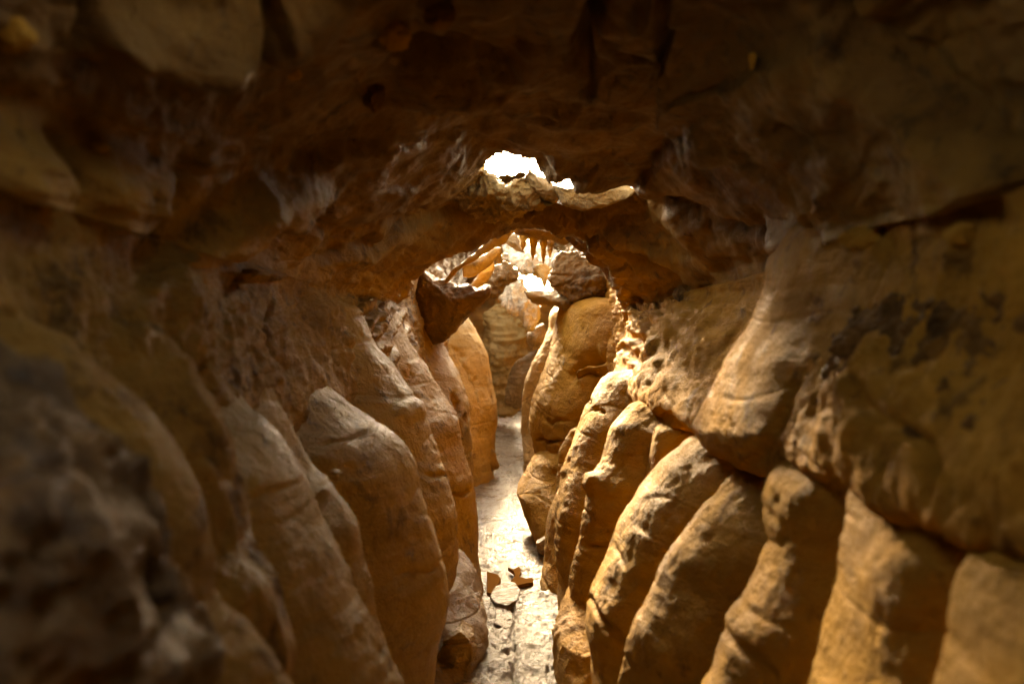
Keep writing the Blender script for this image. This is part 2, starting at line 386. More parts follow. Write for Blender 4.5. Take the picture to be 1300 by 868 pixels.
def displace_all():
    P = G
    h = np.zeros(P.shape[:2])
    s = SS[None, :] + 0 * h; d = P[..., 1]
    isc = np.clip(np.minimum(s - 4.6, 11.4 - s) / 0.8, 0, 1)               # ceiling weight
    near = np.clip((9 - d) / 1, 0, 1)
    h += rock_relief(P, 0.06, 0.010, 0.003, strata=0.004, pits=0.010) + (1 - isc) * (0.010 * fbm(P, 4.5, 4, 3) + .003 * ridged(P, 13, 4, 9))
    # rough fluted band between the ribs and the ceiling
    band = np.exp(-((P[..., 2] + 0.12) / 0.33) ** 2) * (1 - isc)
    h += band * (0.022 * ridged(P * np.array([1, 1, .35]), 5, 4, 60) + .012 * ridged(P, 17, 3, 3))
    # long streaks across the ceiling, drawn out along the passage
    w = P * np.array([1.0, 0.22, 1.0]); w = w + 0.12 * noise(P, 1.7, 50)[..., None]
    lw = P * np.array([1.0, 0.8, 3.2]); lw = lw + 0.25 * noise(P, 1.1, 50)[..., None]
    lay = fbm(lw, 1.5, 5, 88)
    h += isc * (0.008 * ridged(w, 3.6, 4, 13) + 0.035 * np.tanh(lay * 3.5) * .7 + 0.012 * fbm(P, 6, 4, 3))
    X, Y = proj(P)
    fr = (d > 0.9)
    hw = features(P, WALL_F); hc = 1.35 * features(P, CEIL_F)
    h += np.where(fr, np.where(isc > 0.5, hc, hw), 0)
    # stepped bands above the arch edge
    da, sa, ta = seg_dist(X, Y + 8 * fbm(P, 2.5, 3, 4), ARCH)
    out_ = (d > 5) & (d < 8.8)
    ex = np.exp(-(da / 42) ** 2) * out_
    h += ex * (0.035 * np.sin(da / 3.1 + 3 * fbm(P, 2.0, 2, 9)) + 0.012 * ridged(P, 12, 3, 19))
    # rough stony cluster where the arch meets the right wall, and knobs
    q = np.exp(-(((X - 800) / 45) ** 2 + ((Y - 385) / 35) ** 2)) + np.exp(-(((X - 1130) / 90) ** 2 + ((Y - 480) / 80) ** 2)) + np.exp(-(((X - 560) / 45) ** 2 + ((Y - 400) / 45) ** 2)) + .7 * np.exp(-(((X - 255) / 50) ** 2 + ((Y - 520) / 90) ** 2))
    c, e = cells(P, 11.0, 4)
    h += q * fr * (0.035 * (0.6 - c) + 0.02 * ridged(P, 9, 4, 61))
    return P + NRM * h[..., None]


GD = displace_all()
cutL = int(np.argmin(abs(SS - 5))); cutR = int(np.argmin(abs(SS - 11)))


def patch(name, j0, j1, mat, mask=None):
    sub = GD[:, j0:j1 + 1]
    q = grid_faces(sub.shape[0], sub.shape[1], mask)
    o = mesh_obj(name, sub.reshape(-1, 3), q, mat, origin=np.zeros(3))
    o['kind'] = 'structure'
    return o


# openings in the roof, first and last unseen and added to let in light: (x, depth, half width, half length)
SKY = [(-0.30, 2.05, 0.31, 0.72), (-0.02, 6.56, 0.21, 0.46), (0.46, 6.68, 0.38, 0.38), (-0.02, 11.4, 0.85, 2.3), (-.1, 17.0, .65, 2.4)]
sub = GD[:, cutL:cutR + 1]
mc = (sub[:-1, :-1] + sub[1:, 1:]) / 2
keep = np.ones(mc.shape[:2], bool)
wn = 0.22 * fbm(mc, 2.2, 4, 33)
for (x, d, rx, rd) in SKY:
    r = ((mc[..., 0] - x) / rx) ** 2 + ((mc[..., 1] - d) / rd) ** 2 + wn
    keep &= ~((r < 1) & (mc[..., 2] > 0.6))
patch('wall_left', 0, cutL, M['wall_l'])
patch('ceiling', cutL, cutR, M['ceil'], keep)
patch('wall_right', cutR, len(SS) - 1, M['wall_r'])

# end of the passage
yy, zz = np.meshgrid(np.linspace(-1.6, 1.6, 90), np.linspace(-2.4, 2.2, 120), indexing='ij')
E = np.stack([yy, 23.6 + 0 * yy, zz], -1); E[..., 1] -= 0.3 * fbm(E, 1.2, 5, 2)
mE = (E[:-1, :-1] + E[1:, 1:]) / 2
kE = ~((mE[..., 2] > 0.2 + .2 * fbm(mE, 2.5, 3, 4)) & (np.abs(mE[..., 0] - .4) < .55 + .25 * fbm(mE, 2, 3, 8)))      # daylight enters high at the far end
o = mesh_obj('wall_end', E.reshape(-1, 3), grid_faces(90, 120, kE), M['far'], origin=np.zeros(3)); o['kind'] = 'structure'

E = np.stack([yy, -2.8 + 0 * yy, zz], -1); E[..., 1] += 0.3 * fbm(E, 1.2, 5, 2)  # unseen cap added behind the camera to keep sky light out
o = mesh_obj('rear_light_cap', E.reshape(-1, 3), grid_faces(90, 120), M['left'], origin=np.zeros(3)); o['kind'] = 'structure'

# ------------------------------------------------------------------ ground
gx = np.concatenate([np.linspace(-2.6, -1, 30), np.linspace(-1, 1, 380)[1:-1], np.linspace(1, 2.6, 30)]); gd = np.concatenate([np.linspace(-3.5, 4, 40), np.geomspace(4, 25, 620)[1:]])
GX, GY = np.meshgrid(gx, gd, indexing='ij')
P = np.stack([GX, GY, FLOOR + 0 * GX], -1)
h = 0.03 * fbm(P, 1.1, 3, 5) + 0.018 * fbm(P, 5, 4, 6) + 0.009 * ridged(P, 12, 3, 7) + 0.005 * ridged(P, 34, 3, 17)
c, e = cells(P + 0.08 * fbm(P, 4, 3, 2)[..., None], 3.2, 6.0)
h -= 0.010 * np.exp(-(e / 0.05) ** 2)
c2, e2 = cells(P + 0.03 * fbm(P, 9, 3, 2)[..., None], 11, 2.0)
h += 0.012 * (0.5 - c2) * (noise(P, 1.3, 70) > -.1)
w = P * np.array([.6, 2.2, 1]); h += 0.012 * fbm(w, 2.0, 3, 90)
X, Y = proj(P)
h -= 0.035 * np.exp(-(((X - 660) / 22) ** 2 + ((Y - 728) / 14) ** 2) ** 2)
h -= 0.03 * np.exp(-(((X - 627) / 12) ** 2 + ((Y - 735) / 18) ** 2) ** 2)
dd, s_, t_ = seg_dist(X, Y, [(650, 768), (655, 785), (649, 806), (657, 826), (651, 850), (655, 880)]); h -= 0.03 * np.exp(-(dd / 3) ** 2)
dd, s_, t_ = seg_dist(X, Y, [(622, 815), (645, 822), (654, 815)]); h -= 0.025 * np.exp(-(dd / 2.5) ** 2)
P[..., 2] += h - 0.01
o = mesh_obj('ground', P.reshape(-1, 3), grid_faces(*P.shape[:2]), M['ground'], origin=np.zeros(3)); o['kind'] = 'structure'

# ------------------------------------------------------------------ rock ribs
def fin(name, tip, near, far, reach, mat, label, cat='rock rib', group=None, side=1, e=1.6, top=0.05, off=0.0, feats=(), strata=0.004,
        nt=260, nu=150, taper=0.0, bottom=False, mid=0.007, shrink=1.0, flute=0.0, big=0.028, rise=0.0, drift=0.0, fine=0.003):
    """tip: (px, py, depth) from top to bottom = the edge the rib shows against the passage; near / far: how far it reaches
    towards and away from the camera; reach: how far it runs back into the wall"""
    tip = [tuple(p) for p in tip]
    pts = np.array([[*at(p[0], p[1], p[2]), i] for i, p in enumerate(tip)])
    if not bottom and pts[-1, 2] > FLOOR - 0.12:              # run on down to the floor
        v = pts[-1, :3] - pts[-3, :3]; v[0] *= 0.6; v /= max(0.05, -v[2]); L_ = (pts[-1, 2] - (FLOOR - 0.15))
        pts = np.vstack([pts, [*(pts[-1, :3] + v * L_), 0]])
    T = resample(pts[:, [2, 0, 1]], nt)[:, [1, 2, 0]]
    t = np.linspace(0, 1, nt)
    u = np.linspace(-1, 1, nu)                                # -1 far side, +1 near side
    ph = np.abs(u) * math.pi / 2 * 1.0
    # superellipse quadrant
    a = 1 - np.abs(np.cos(ph)) ** (2 / e)
    b = np.sin(ph) ** (2 / e * 0.9)
    ext = np.where(u < 0, far, near)
    sc_ = np.ones(nt)
    m = t < top; sc_[m] = np.sqrt(np.clip(1 - ((top - t[m]) / top) ** 2, 0.0, 1))
    if bottom:
        m = t > 1 - top * .5; sc_[m] = np.sqrt(np.clip(1 - ((t[m] - 1 + top * .5) / (top * .5)) ** 2, 0.0, 1))
    wid = (0.75 + 0.25 * sc_) * (1 + 0.07 * noise(np.stack([t * 5, t * 0 + off, t * 0], -1), 1.0))
    Gf = np.zeros((nt, nu, 3))
    Gf[..., 0] = T[:, None, 0] + side * (drift * (np.where(u > 0, b, 0) ** 2)[None] + a[None] * reach + (1 - sc_[:, None]) * reach * shrink * 0.45)
    Gf[..., 1] = T[:, None, 1] + (-np.sign(u) * b * ext)[None] * wid[:, None] + side * 0
    Gf[..., 2] = T[:, None, 2] + rise * (t[:, None] ** 2) * np.where(u > 0, b, 0)[None]
    n = grid_normals(Gf); cen = Gf.mean(axis=1, keepdims=True) + np.array([side * reach * 0.3, 0, 0])
    s = np.sign(np.sum(n * (Gf - cen), -1, keepdims=True)); s = np.sign(np.median(s)) or 1; n = n * s
    hh = rock_relief(Gf, big, mid, fine, strata=strata, pits=0.012, off=off, flute=flute)
    if feats: hh = hh + features(Gf, feats)
    fade = np.clip((1 - np.abs(u)) * 8, 0, 1)[None]
    Gf = Gf + n * (hh * (0.4 + 0.6 * fade))[..., None]
    V = Gf.reshape(-1, 3); q = grid_faces(nt, nu)
    cap0 = list(range(nu))[::-1]; cap1 = [(nt - 1) * nu + k for k in range(nu)]
    F_ = q.tolist() + [cap0, cap1] + []
    back = [[k * nu, (k + 1) * nu, (k + 2) * nu - 1, (k + 1) * nu - 1] for k in range(nt - 1)]
    o = mesh_obj(name, V, F_ + back, mat)
    tag(o, label, cat, group)
    return o


GR_R = 'fluted rock ribs along the right wall'
GR_L = 'fluted rock ribs along the left wall'
R, Lm = M['gold'], M['left']
# --- right side, near to far
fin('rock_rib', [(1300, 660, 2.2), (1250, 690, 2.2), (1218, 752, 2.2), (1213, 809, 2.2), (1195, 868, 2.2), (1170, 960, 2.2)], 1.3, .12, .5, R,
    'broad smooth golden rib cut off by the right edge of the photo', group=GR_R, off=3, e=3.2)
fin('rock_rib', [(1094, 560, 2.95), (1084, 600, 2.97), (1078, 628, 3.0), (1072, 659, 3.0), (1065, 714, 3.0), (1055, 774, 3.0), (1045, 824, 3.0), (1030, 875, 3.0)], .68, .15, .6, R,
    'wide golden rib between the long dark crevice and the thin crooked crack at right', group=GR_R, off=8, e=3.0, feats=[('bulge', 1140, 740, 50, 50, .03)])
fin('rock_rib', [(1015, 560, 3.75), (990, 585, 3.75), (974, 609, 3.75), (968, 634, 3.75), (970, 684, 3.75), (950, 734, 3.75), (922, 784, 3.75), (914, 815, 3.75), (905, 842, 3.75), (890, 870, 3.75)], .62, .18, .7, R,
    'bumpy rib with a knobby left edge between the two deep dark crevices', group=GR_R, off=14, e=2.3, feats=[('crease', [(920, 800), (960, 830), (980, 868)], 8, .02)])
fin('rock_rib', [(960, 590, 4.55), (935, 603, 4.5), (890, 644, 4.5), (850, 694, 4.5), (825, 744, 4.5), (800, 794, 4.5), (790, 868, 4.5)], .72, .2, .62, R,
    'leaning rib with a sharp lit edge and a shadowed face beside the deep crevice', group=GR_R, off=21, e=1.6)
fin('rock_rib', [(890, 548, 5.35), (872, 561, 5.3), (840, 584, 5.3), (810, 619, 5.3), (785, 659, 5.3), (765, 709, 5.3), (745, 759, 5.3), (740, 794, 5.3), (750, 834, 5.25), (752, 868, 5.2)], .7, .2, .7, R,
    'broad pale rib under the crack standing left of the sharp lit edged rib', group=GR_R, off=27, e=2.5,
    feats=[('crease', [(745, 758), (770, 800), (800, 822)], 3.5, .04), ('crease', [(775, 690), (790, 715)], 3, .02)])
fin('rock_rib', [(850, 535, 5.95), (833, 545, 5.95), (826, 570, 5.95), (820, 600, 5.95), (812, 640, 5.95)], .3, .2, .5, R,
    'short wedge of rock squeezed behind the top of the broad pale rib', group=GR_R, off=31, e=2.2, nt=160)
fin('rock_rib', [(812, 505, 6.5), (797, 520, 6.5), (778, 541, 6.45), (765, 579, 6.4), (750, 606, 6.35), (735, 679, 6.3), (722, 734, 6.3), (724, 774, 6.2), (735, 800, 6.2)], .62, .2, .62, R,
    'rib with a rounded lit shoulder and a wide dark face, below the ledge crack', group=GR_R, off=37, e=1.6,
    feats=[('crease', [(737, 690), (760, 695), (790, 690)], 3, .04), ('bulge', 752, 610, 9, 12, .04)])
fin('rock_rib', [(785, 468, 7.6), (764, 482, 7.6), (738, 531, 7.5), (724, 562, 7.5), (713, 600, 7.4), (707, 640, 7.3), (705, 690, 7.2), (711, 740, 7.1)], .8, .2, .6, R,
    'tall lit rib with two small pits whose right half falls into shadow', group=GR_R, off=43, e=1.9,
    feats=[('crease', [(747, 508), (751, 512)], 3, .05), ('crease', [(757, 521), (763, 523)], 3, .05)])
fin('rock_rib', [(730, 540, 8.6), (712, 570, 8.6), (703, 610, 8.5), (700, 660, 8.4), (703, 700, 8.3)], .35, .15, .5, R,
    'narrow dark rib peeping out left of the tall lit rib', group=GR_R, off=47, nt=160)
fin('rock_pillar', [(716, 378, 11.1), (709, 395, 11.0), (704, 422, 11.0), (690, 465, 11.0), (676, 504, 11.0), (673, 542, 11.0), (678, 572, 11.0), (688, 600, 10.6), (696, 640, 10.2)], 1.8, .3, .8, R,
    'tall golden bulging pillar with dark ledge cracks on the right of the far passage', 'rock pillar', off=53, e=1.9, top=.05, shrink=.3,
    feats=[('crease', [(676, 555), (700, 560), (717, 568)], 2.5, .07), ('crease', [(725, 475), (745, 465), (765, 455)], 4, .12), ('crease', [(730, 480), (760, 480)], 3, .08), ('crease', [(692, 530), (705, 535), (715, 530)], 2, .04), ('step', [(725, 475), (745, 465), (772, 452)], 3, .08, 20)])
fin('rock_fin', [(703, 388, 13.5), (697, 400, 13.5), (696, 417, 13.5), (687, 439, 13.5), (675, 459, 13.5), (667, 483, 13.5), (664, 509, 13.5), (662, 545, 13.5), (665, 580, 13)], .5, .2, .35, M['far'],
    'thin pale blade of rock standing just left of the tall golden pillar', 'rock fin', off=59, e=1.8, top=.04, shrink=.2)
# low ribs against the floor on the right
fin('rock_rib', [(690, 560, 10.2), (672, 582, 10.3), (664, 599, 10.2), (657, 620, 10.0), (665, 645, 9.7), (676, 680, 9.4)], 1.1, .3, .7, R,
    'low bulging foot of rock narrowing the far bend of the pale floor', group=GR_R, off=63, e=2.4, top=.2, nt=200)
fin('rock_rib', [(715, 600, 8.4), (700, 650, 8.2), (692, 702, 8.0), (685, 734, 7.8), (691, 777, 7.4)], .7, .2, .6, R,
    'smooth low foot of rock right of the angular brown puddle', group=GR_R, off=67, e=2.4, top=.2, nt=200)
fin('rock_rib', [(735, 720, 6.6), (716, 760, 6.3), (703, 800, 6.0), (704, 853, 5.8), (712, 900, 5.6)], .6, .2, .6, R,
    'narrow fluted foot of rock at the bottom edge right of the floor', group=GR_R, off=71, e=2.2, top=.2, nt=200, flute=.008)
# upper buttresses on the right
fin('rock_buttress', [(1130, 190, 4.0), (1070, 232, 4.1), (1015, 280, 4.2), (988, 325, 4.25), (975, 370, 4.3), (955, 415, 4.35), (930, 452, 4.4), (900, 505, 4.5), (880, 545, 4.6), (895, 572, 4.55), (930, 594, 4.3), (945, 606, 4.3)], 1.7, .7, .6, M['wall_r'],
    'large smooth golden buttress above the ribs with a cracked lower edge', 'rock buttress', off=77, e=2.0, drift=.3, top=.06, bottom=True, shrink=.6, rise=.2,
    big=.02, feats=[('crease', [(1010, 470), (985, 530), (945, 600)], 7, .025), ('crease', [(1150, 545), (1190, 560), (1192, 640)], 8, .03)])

# --- left side, near to far
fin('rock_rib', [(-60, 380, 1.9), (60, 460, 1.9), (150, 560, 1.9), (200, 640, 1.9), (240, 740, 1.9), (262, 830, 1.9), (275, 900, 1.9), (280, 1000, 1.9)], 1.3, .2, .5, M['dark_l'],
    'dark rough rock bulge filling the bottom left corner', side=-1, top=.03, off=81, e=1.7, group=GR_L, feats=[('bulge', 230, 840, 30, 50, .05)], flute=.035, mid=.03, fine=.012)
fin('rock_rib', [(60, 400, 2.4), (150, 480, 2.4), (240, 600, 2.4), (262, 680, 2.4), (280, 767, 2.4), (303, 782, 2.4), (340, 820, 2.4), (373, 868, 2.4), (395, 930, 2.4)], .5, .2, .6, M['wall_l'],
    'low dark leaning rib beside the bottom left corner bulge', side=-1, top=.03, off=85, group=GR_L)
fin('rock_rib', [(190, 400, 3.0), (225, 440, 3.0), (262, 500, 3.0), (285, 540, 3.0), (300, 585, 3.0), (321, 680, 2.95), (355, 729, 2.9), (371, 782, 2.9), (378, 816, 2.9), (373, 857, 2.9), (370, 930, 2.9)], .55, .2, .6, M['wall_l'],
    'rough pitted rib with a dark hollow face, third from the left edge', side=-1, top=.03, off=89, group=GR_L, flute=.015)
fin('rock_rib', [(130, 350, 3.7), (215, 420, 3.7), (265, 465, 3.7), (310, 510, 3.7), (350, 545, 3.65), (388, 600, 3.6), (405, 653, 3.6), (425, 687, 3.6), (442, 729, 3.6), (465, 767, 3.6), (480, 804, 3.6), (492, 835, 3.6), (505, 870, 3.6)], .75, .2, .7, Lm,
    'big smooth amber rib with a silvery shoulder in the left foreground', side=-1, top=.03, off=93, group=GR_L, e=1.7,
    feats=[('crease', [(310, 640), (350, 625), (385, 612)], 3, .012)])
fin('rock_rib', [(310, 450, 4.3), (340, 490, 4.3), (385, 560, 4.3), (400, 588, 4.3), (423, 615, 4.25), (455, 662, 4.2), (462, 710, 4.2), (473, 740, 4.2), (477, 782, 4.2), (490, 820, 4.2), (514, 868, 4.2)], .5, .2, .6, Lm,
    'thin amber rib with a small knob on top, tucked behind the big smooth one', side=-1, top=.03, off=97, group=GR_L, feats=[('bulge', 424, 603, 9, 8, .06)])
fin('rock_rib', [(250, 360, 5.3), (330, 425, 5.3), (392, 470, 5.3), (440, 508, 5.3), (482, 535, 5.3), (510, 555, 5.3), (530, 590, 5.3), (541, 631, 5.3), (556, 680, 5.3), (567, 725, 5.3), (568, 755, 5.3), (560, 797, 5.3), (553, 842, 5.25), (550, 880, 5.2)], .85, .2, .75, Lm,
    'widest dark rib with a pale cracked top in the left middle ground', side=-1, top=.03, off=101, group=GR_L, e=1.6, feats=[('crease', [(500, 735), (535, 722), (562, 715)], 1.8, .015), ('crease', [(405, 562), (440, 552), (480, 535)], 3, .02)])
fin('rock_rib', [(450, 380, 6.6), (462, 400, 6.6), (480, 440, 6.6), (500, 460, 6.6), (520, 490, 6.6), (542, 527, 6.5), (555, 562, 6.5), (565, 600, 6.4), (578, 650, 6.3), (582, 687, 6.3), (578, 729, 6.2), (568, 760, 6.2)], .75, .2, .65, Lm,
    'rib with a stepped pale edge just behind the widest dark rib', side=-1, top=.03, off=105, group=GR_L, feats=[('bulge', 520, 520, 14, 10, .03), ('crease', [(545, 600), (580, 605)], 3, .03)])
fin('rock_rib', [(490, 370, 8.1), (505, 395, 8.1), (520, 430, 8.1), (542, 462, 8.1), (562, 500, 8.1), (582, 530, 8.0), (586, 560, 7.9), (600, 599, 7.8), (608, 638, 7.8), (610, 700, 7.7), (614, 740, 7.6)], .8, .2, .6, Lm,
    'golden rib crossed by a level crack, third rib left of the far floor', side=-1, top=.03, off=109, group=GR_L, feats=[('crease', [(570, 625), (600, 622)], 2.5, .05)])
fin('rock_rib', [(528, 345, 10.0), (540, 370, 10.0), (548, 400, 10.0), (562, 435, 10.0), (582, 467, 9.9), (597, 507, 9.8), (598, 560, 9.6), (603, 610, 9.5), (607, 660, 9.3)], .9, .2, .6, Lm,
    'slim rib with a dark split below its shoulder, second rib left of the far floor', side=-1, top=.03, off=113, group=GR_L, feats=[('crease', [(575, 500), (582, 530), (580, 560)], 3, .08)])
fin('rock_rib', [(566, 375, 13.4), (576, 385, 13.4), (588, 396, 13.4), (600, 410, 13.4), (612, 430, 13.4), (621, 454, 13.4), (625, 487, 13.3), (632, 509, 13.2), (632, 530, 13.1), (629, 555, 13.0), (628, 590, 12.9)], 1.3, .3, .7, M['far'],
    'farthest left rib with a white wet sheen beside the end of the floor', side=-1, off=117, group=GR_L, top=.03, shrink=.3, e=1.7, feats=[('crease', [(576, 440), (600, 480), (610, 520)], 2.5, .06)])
# foot rocks on the left
fin('rock_rib', [(585, 690, 6.9), (600, 720, 6.7), (616, 750, 6.6), (625, 786, 6.4), (622, 805, 6.3), (608, 840, 6.1)], .7, .3, .6, M['grey'],
    'rounded lumpy foot of rock left of the flat slab on the floor', side=-1, off=121, group=GR_L, top=.25, nt=180, e=2.0, big=.06)

# ------------------------------------------------------------------ free-form rocks
def remeshed(V, Fc, voxel, sm=4):
    me = bpy.data.meshes.new('tmp'); me.from_pydata([tuple(v) for v in V], [], Fc); me.update()
    o = bpy.data.objects.new('tmp', me); COL.objects.link(o)
    r = o.modifiers.new('r', 'REMESH'); r.mode = 'VOXEL'; r.voxel_size = voxel
    s = o.modifiers.new('s', 'SMOOTH'); s.iterations = sm; s.factor = 0.5
    dg = bpy.context.evaluated_depsgraph_get()
    m2 = bpy.data.meshes.new_from_object(o.evaluated_get(dg))
    bpy.data.objects.remove(o); bpy.data.meshes.remove(me)
    n = len(m2.vertices); co = np.empty(n * 3); m2.vertices.foreach_get('co', co); co = co.reshape(-1, 3)
    no = np.empty(n * 3); m2.vertices.foreach_get('normal', no); no = no.reshape(-1, 3)
    return m2, co, no


def slab(name, poly, d, thick, mat, label, cat, group=None, skew=(0, 0), voxel=None, sm=6, rel=(0.03, 0.015, 0.004), off=0., flute=0., strata=0.0, dz=None, shrink=0.75):
    """poly: outline in the photograph's pixels, stood at depth d and given real thickness; skew: change of depth per metre in x and z"""
    V = []; n = len(poly)
    c = np.mean(np.array(poly, float), axis=0); c3 = at(c[0], c[1], d)
    fr = []
    for p in poly:
        q = at(p[0], p[1], d); dd = d + skew[0] * (q[0] - c3[0]) + skew[1] * (q[2] - c3[2]); fr.append(at(p[0], p[1], dd))
    fr = np.array(fr); bk = c3 + (fr - c3) * shrink; bk[:, 1] = fr[:, 1] + thick
    ctr0 = fr.mean(axis=0) - np.array([0, thick * .25, 0]); ctr1 = bk.mean(axis=0) + np.array([0, thick * .2, 0])
    V = list(fr) + list(bk) + [ctr0, ctr1]
    Fc = []
    for i in range(n):
        j = (i + 1) % n
        Fc += [[i, j, 2 * n], [n + j, n + i, 2 * n + 1], [i, n + i, n + j], [i, n + j, j]]
    size = max(np.ptp(fr[:, 0]), np.ptp(fr[:, 2]), thick)
    me, co, no = remeshed(V, Fc, voxel or size / 70, sm)
    h = rock_relief(co, rel[0], rel[1], rel[2], off=off, flute=flute, strata=strata)
    co = co + no * h[:, None]
    org = np.array([co[:, 0].mean(), co[:, 1].mean(), co[:, 2].min()])
    me.vertices.foreach_set('co', (co - org).reshape(-1)); me.update(); me.name = name
    me.polygons.foreach_set('use_smooth', [True] * len(me.polygons)); me.materials.clear(); me.materials.append(mat)
    o = bpy.data.objects.new(name, me); o.location = org; COL.objects.link(o)
    tag(o, label, cat, group); return o


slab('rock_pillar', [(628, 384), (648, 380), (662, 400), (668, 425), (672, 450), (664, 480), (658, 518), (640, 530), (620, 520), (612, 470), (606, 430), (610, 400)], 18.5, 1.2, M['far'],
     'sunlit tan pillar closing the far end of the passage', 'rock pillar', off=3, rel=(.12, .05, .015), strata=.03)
slab('boulder', [(676, 418), (690, 412), (697, 425), (690, 440), (676, 446), (669, 436), (670, 424)], 15.5, .5, M['grey'],
     'dark glossy boulder wedged high between pillar and pale blade', 'boulder', off=9, rel=(.03, .03, .01))
slab('boulder', [(668, 452), (682, 440), (690, 450), (680, 480), (672, 515), (655, 520), (642, 512), (644, 478), (655, 460)], 16.8, .6, M['grey'],
     'smooth shadowed boulder leaning on the foot of the sunlit pillar', 'boulder', off=13, rel=(.05, .02, .008))
slab('boulder', [(600, 560), (616, 558), (628, 575), (632, 592), (618, 600), (606, 606), (596, 590)], 12.6, .6, M['left'],
     'small rounded boulder at the foot of the farthest left rib', 'boulder', off=17, rel=(.03, .02, .006))
slab('boulder', [(560, 815), (585, 800), (600, 812), (606, 840), (600, 862), (575, 880), (552, 872), (546, 840)], 5.75, .35, M['left'],
     'banded brown boulder at the bottom left edge of the floor', 'boulder', off=21, rel=(.04, .02, .006), strata=.012, sm=16)
slab('boulder', [(680, 690), (692, 682), (706, 690), (704, 704), (690, 706), (681, 700)], 8.6, .2, M['grey'],
     'little blocky stone lying at the foot of the right wall', 'boulder', off=23, rel=(.01, .01, .004))
# hanging rock seen through the arch
slab('hanging_rock', [(515, 330), (535, 338), (552, 352), (566, 353), (580, 366), (596, 362), (608, 370), (622, 364), (622, 374), (606, 388), (590, 400), (574, 420), (562, 436), (540, 440), (516, 420)], 9.6, .5, M['hang'],
     'dark shark fin shaped rock jutting from the left under the arch', 'rock', off=25, skew=(-.3, 0), rel=(.05, .03, .012), sm=3)
slab('rock_drapery', [(652, 288), (650, 296), (642, 309), (632, 312), (620, 322), (604, 332), (588, 340), (574, 352), (566, 362), (562, 356), (572, 342), (590, 328), (606, 316), (622, 304), (636, 292), (645, 285)], 9.3, .12, M['orange'],
     'long pale drapery curving along the left underside of the arch', 'drapery', 'draperies hanging under the arch', off=29, rel=(.015, .012, .004), voxel=.012, sm=3)
slab('rock_drapery', [(640, 312), (634, 322), (624, 334), (612, 344), (600, 352), (588, 352), (586, 338), (600, 330), (615, 324), (628, 314)], 9.7, .14, M['orange'],
     'blunt golden drapery below the long pale one', 'drapery', 'draperies hanging under the arch', off=33, rel=(.02, .012, .004), voxel=.012, sm=3)
slab('rock_drapery', [(626, 328), (628, 340), (620, 356), (614, 366), (600, 370), (594, 366), (606, 352), (614, 338)], 10.0, .10, M['orange'],
     'translucent looking orange and white drapery pointing down left', 'drapery', 'draperies hanging under the arch', off=35, rel=(.015, .01, .004), voxel=.011, sm=3)
slab('boulder', [(640, 332), (650, 338), (656, 350), (640, 362), (628, 374), (612, 370), (620, 352), (630, 338)], 10.8, .5, M['hang'],
     'dark angular rock below the draperies in the middle of the opening', 'boulder', off=39, rel=(.05, .04, .015), sm=3)
slab('flowstone', [(636, 300), (656, 306), (676, 312), (696, 318), (714, 334), (712, 344), (700, 342), (690, 348), (678, 343), (664, 346), (654, 336), (644, 332), (634, 324)], 11.6, .8, M['pale'],
     'bright white flowstone mass hanging in the middle of the opening', 'flowstone', off=41, skew=(.2, 1.3), rel=(.06, .03, .012), flute=.05, sm=3)
slab('flowstone', [(642, 356), (656, 352), (664, 366), (668, 380), (680, 388), (682, 404), (674, 418), (664, 402), (652, 396), (640, 388), (638, 372)], 12.8, .7, M['pale'],
     'lower white flowstone step running down to the far pillar', 'flowstone', off=45, skew=(.2, 1.0), rel=(.06, .03, .012), flute=.05, sm=3)
slab('rock_ledge', [(662, 368), (680, 367), (704, 371), (730, 376), (760, 386), (780, 402), (760, 404), (738, 400), (720, 394), (704, 387), (684, 384), (668, 378)], 10.6, .9, M['rim'],
     'horizontal orange log shaped ledge below the white flowstone', 'rock ledge', off=49, rel=(.04, .02, .008), sm=3)
slab('hanging_rock', [(700, 334), (712, 322), (730, 320), (748, 326), (775, 338), (800, 356), (806, 380), (784, 388), (764, 384), (740, 386), (722, 378), (706, 376), (698, 356)], 10.2, .6, M['hang'],
     'dark shelf of rock right of the white flowstone', 'rock', off=53, skew=(-.4, 0), rel=(.07, .04, .015), sm=3, strata=.012)
slab('hanging_rock', [(645, 296), (656, 298), (664, 312), (668, 322), (656, 320), (646, 312), (640, 306)], 10.9, .3, M['grey'],
     'small dark knob of rock behind the stalactites at the top of the opening', 'rock', off=55, rel=(.02, .015, .006))
GX_, GY_ = proj(GD)


def surf(px, py, dmin=1.0):
    """depth of the cave surface seen at a pixel"""
    q = np.hypot(GX_ - px, GY_ - py) + np.where(GD[..., 1] < dmin, 999, 0)
    k = np.argsort(q.reshape(-1))[:6]; P_ = GD.reshape(-1, 3)[k]
    return P_[np.argmin(P_[:, 1])]


def knob(name, px, py, rx, ry, mat, label, cat='stone', group=None, off=0., dmin=1.0, rough=.12, d=None):
    p = surf(px, py, dmin) if d is None else at(px, py, d); k = p[1] / F
    bm = bmesh.new(); bmesh.ops.create_icosphere(bm, subdivisions=5, radius=1.0)
    v = np.array([q.co[:] for q in bm.verts]); fc = [[q.index for q in f.verts] for f in bm.faces]; bm.free()
    v = v * (1 + rough * 2 * fbm(v, 1.1, 4, off)[:, None] + .04 * ridged(v, 3, 3, off)[:, None])
    v = v * np.array([rx * k, max(rx, ry) * k, ry * k]) + p
    return tag(mesh_obj(name, v, fc, mat), label, cat, group)


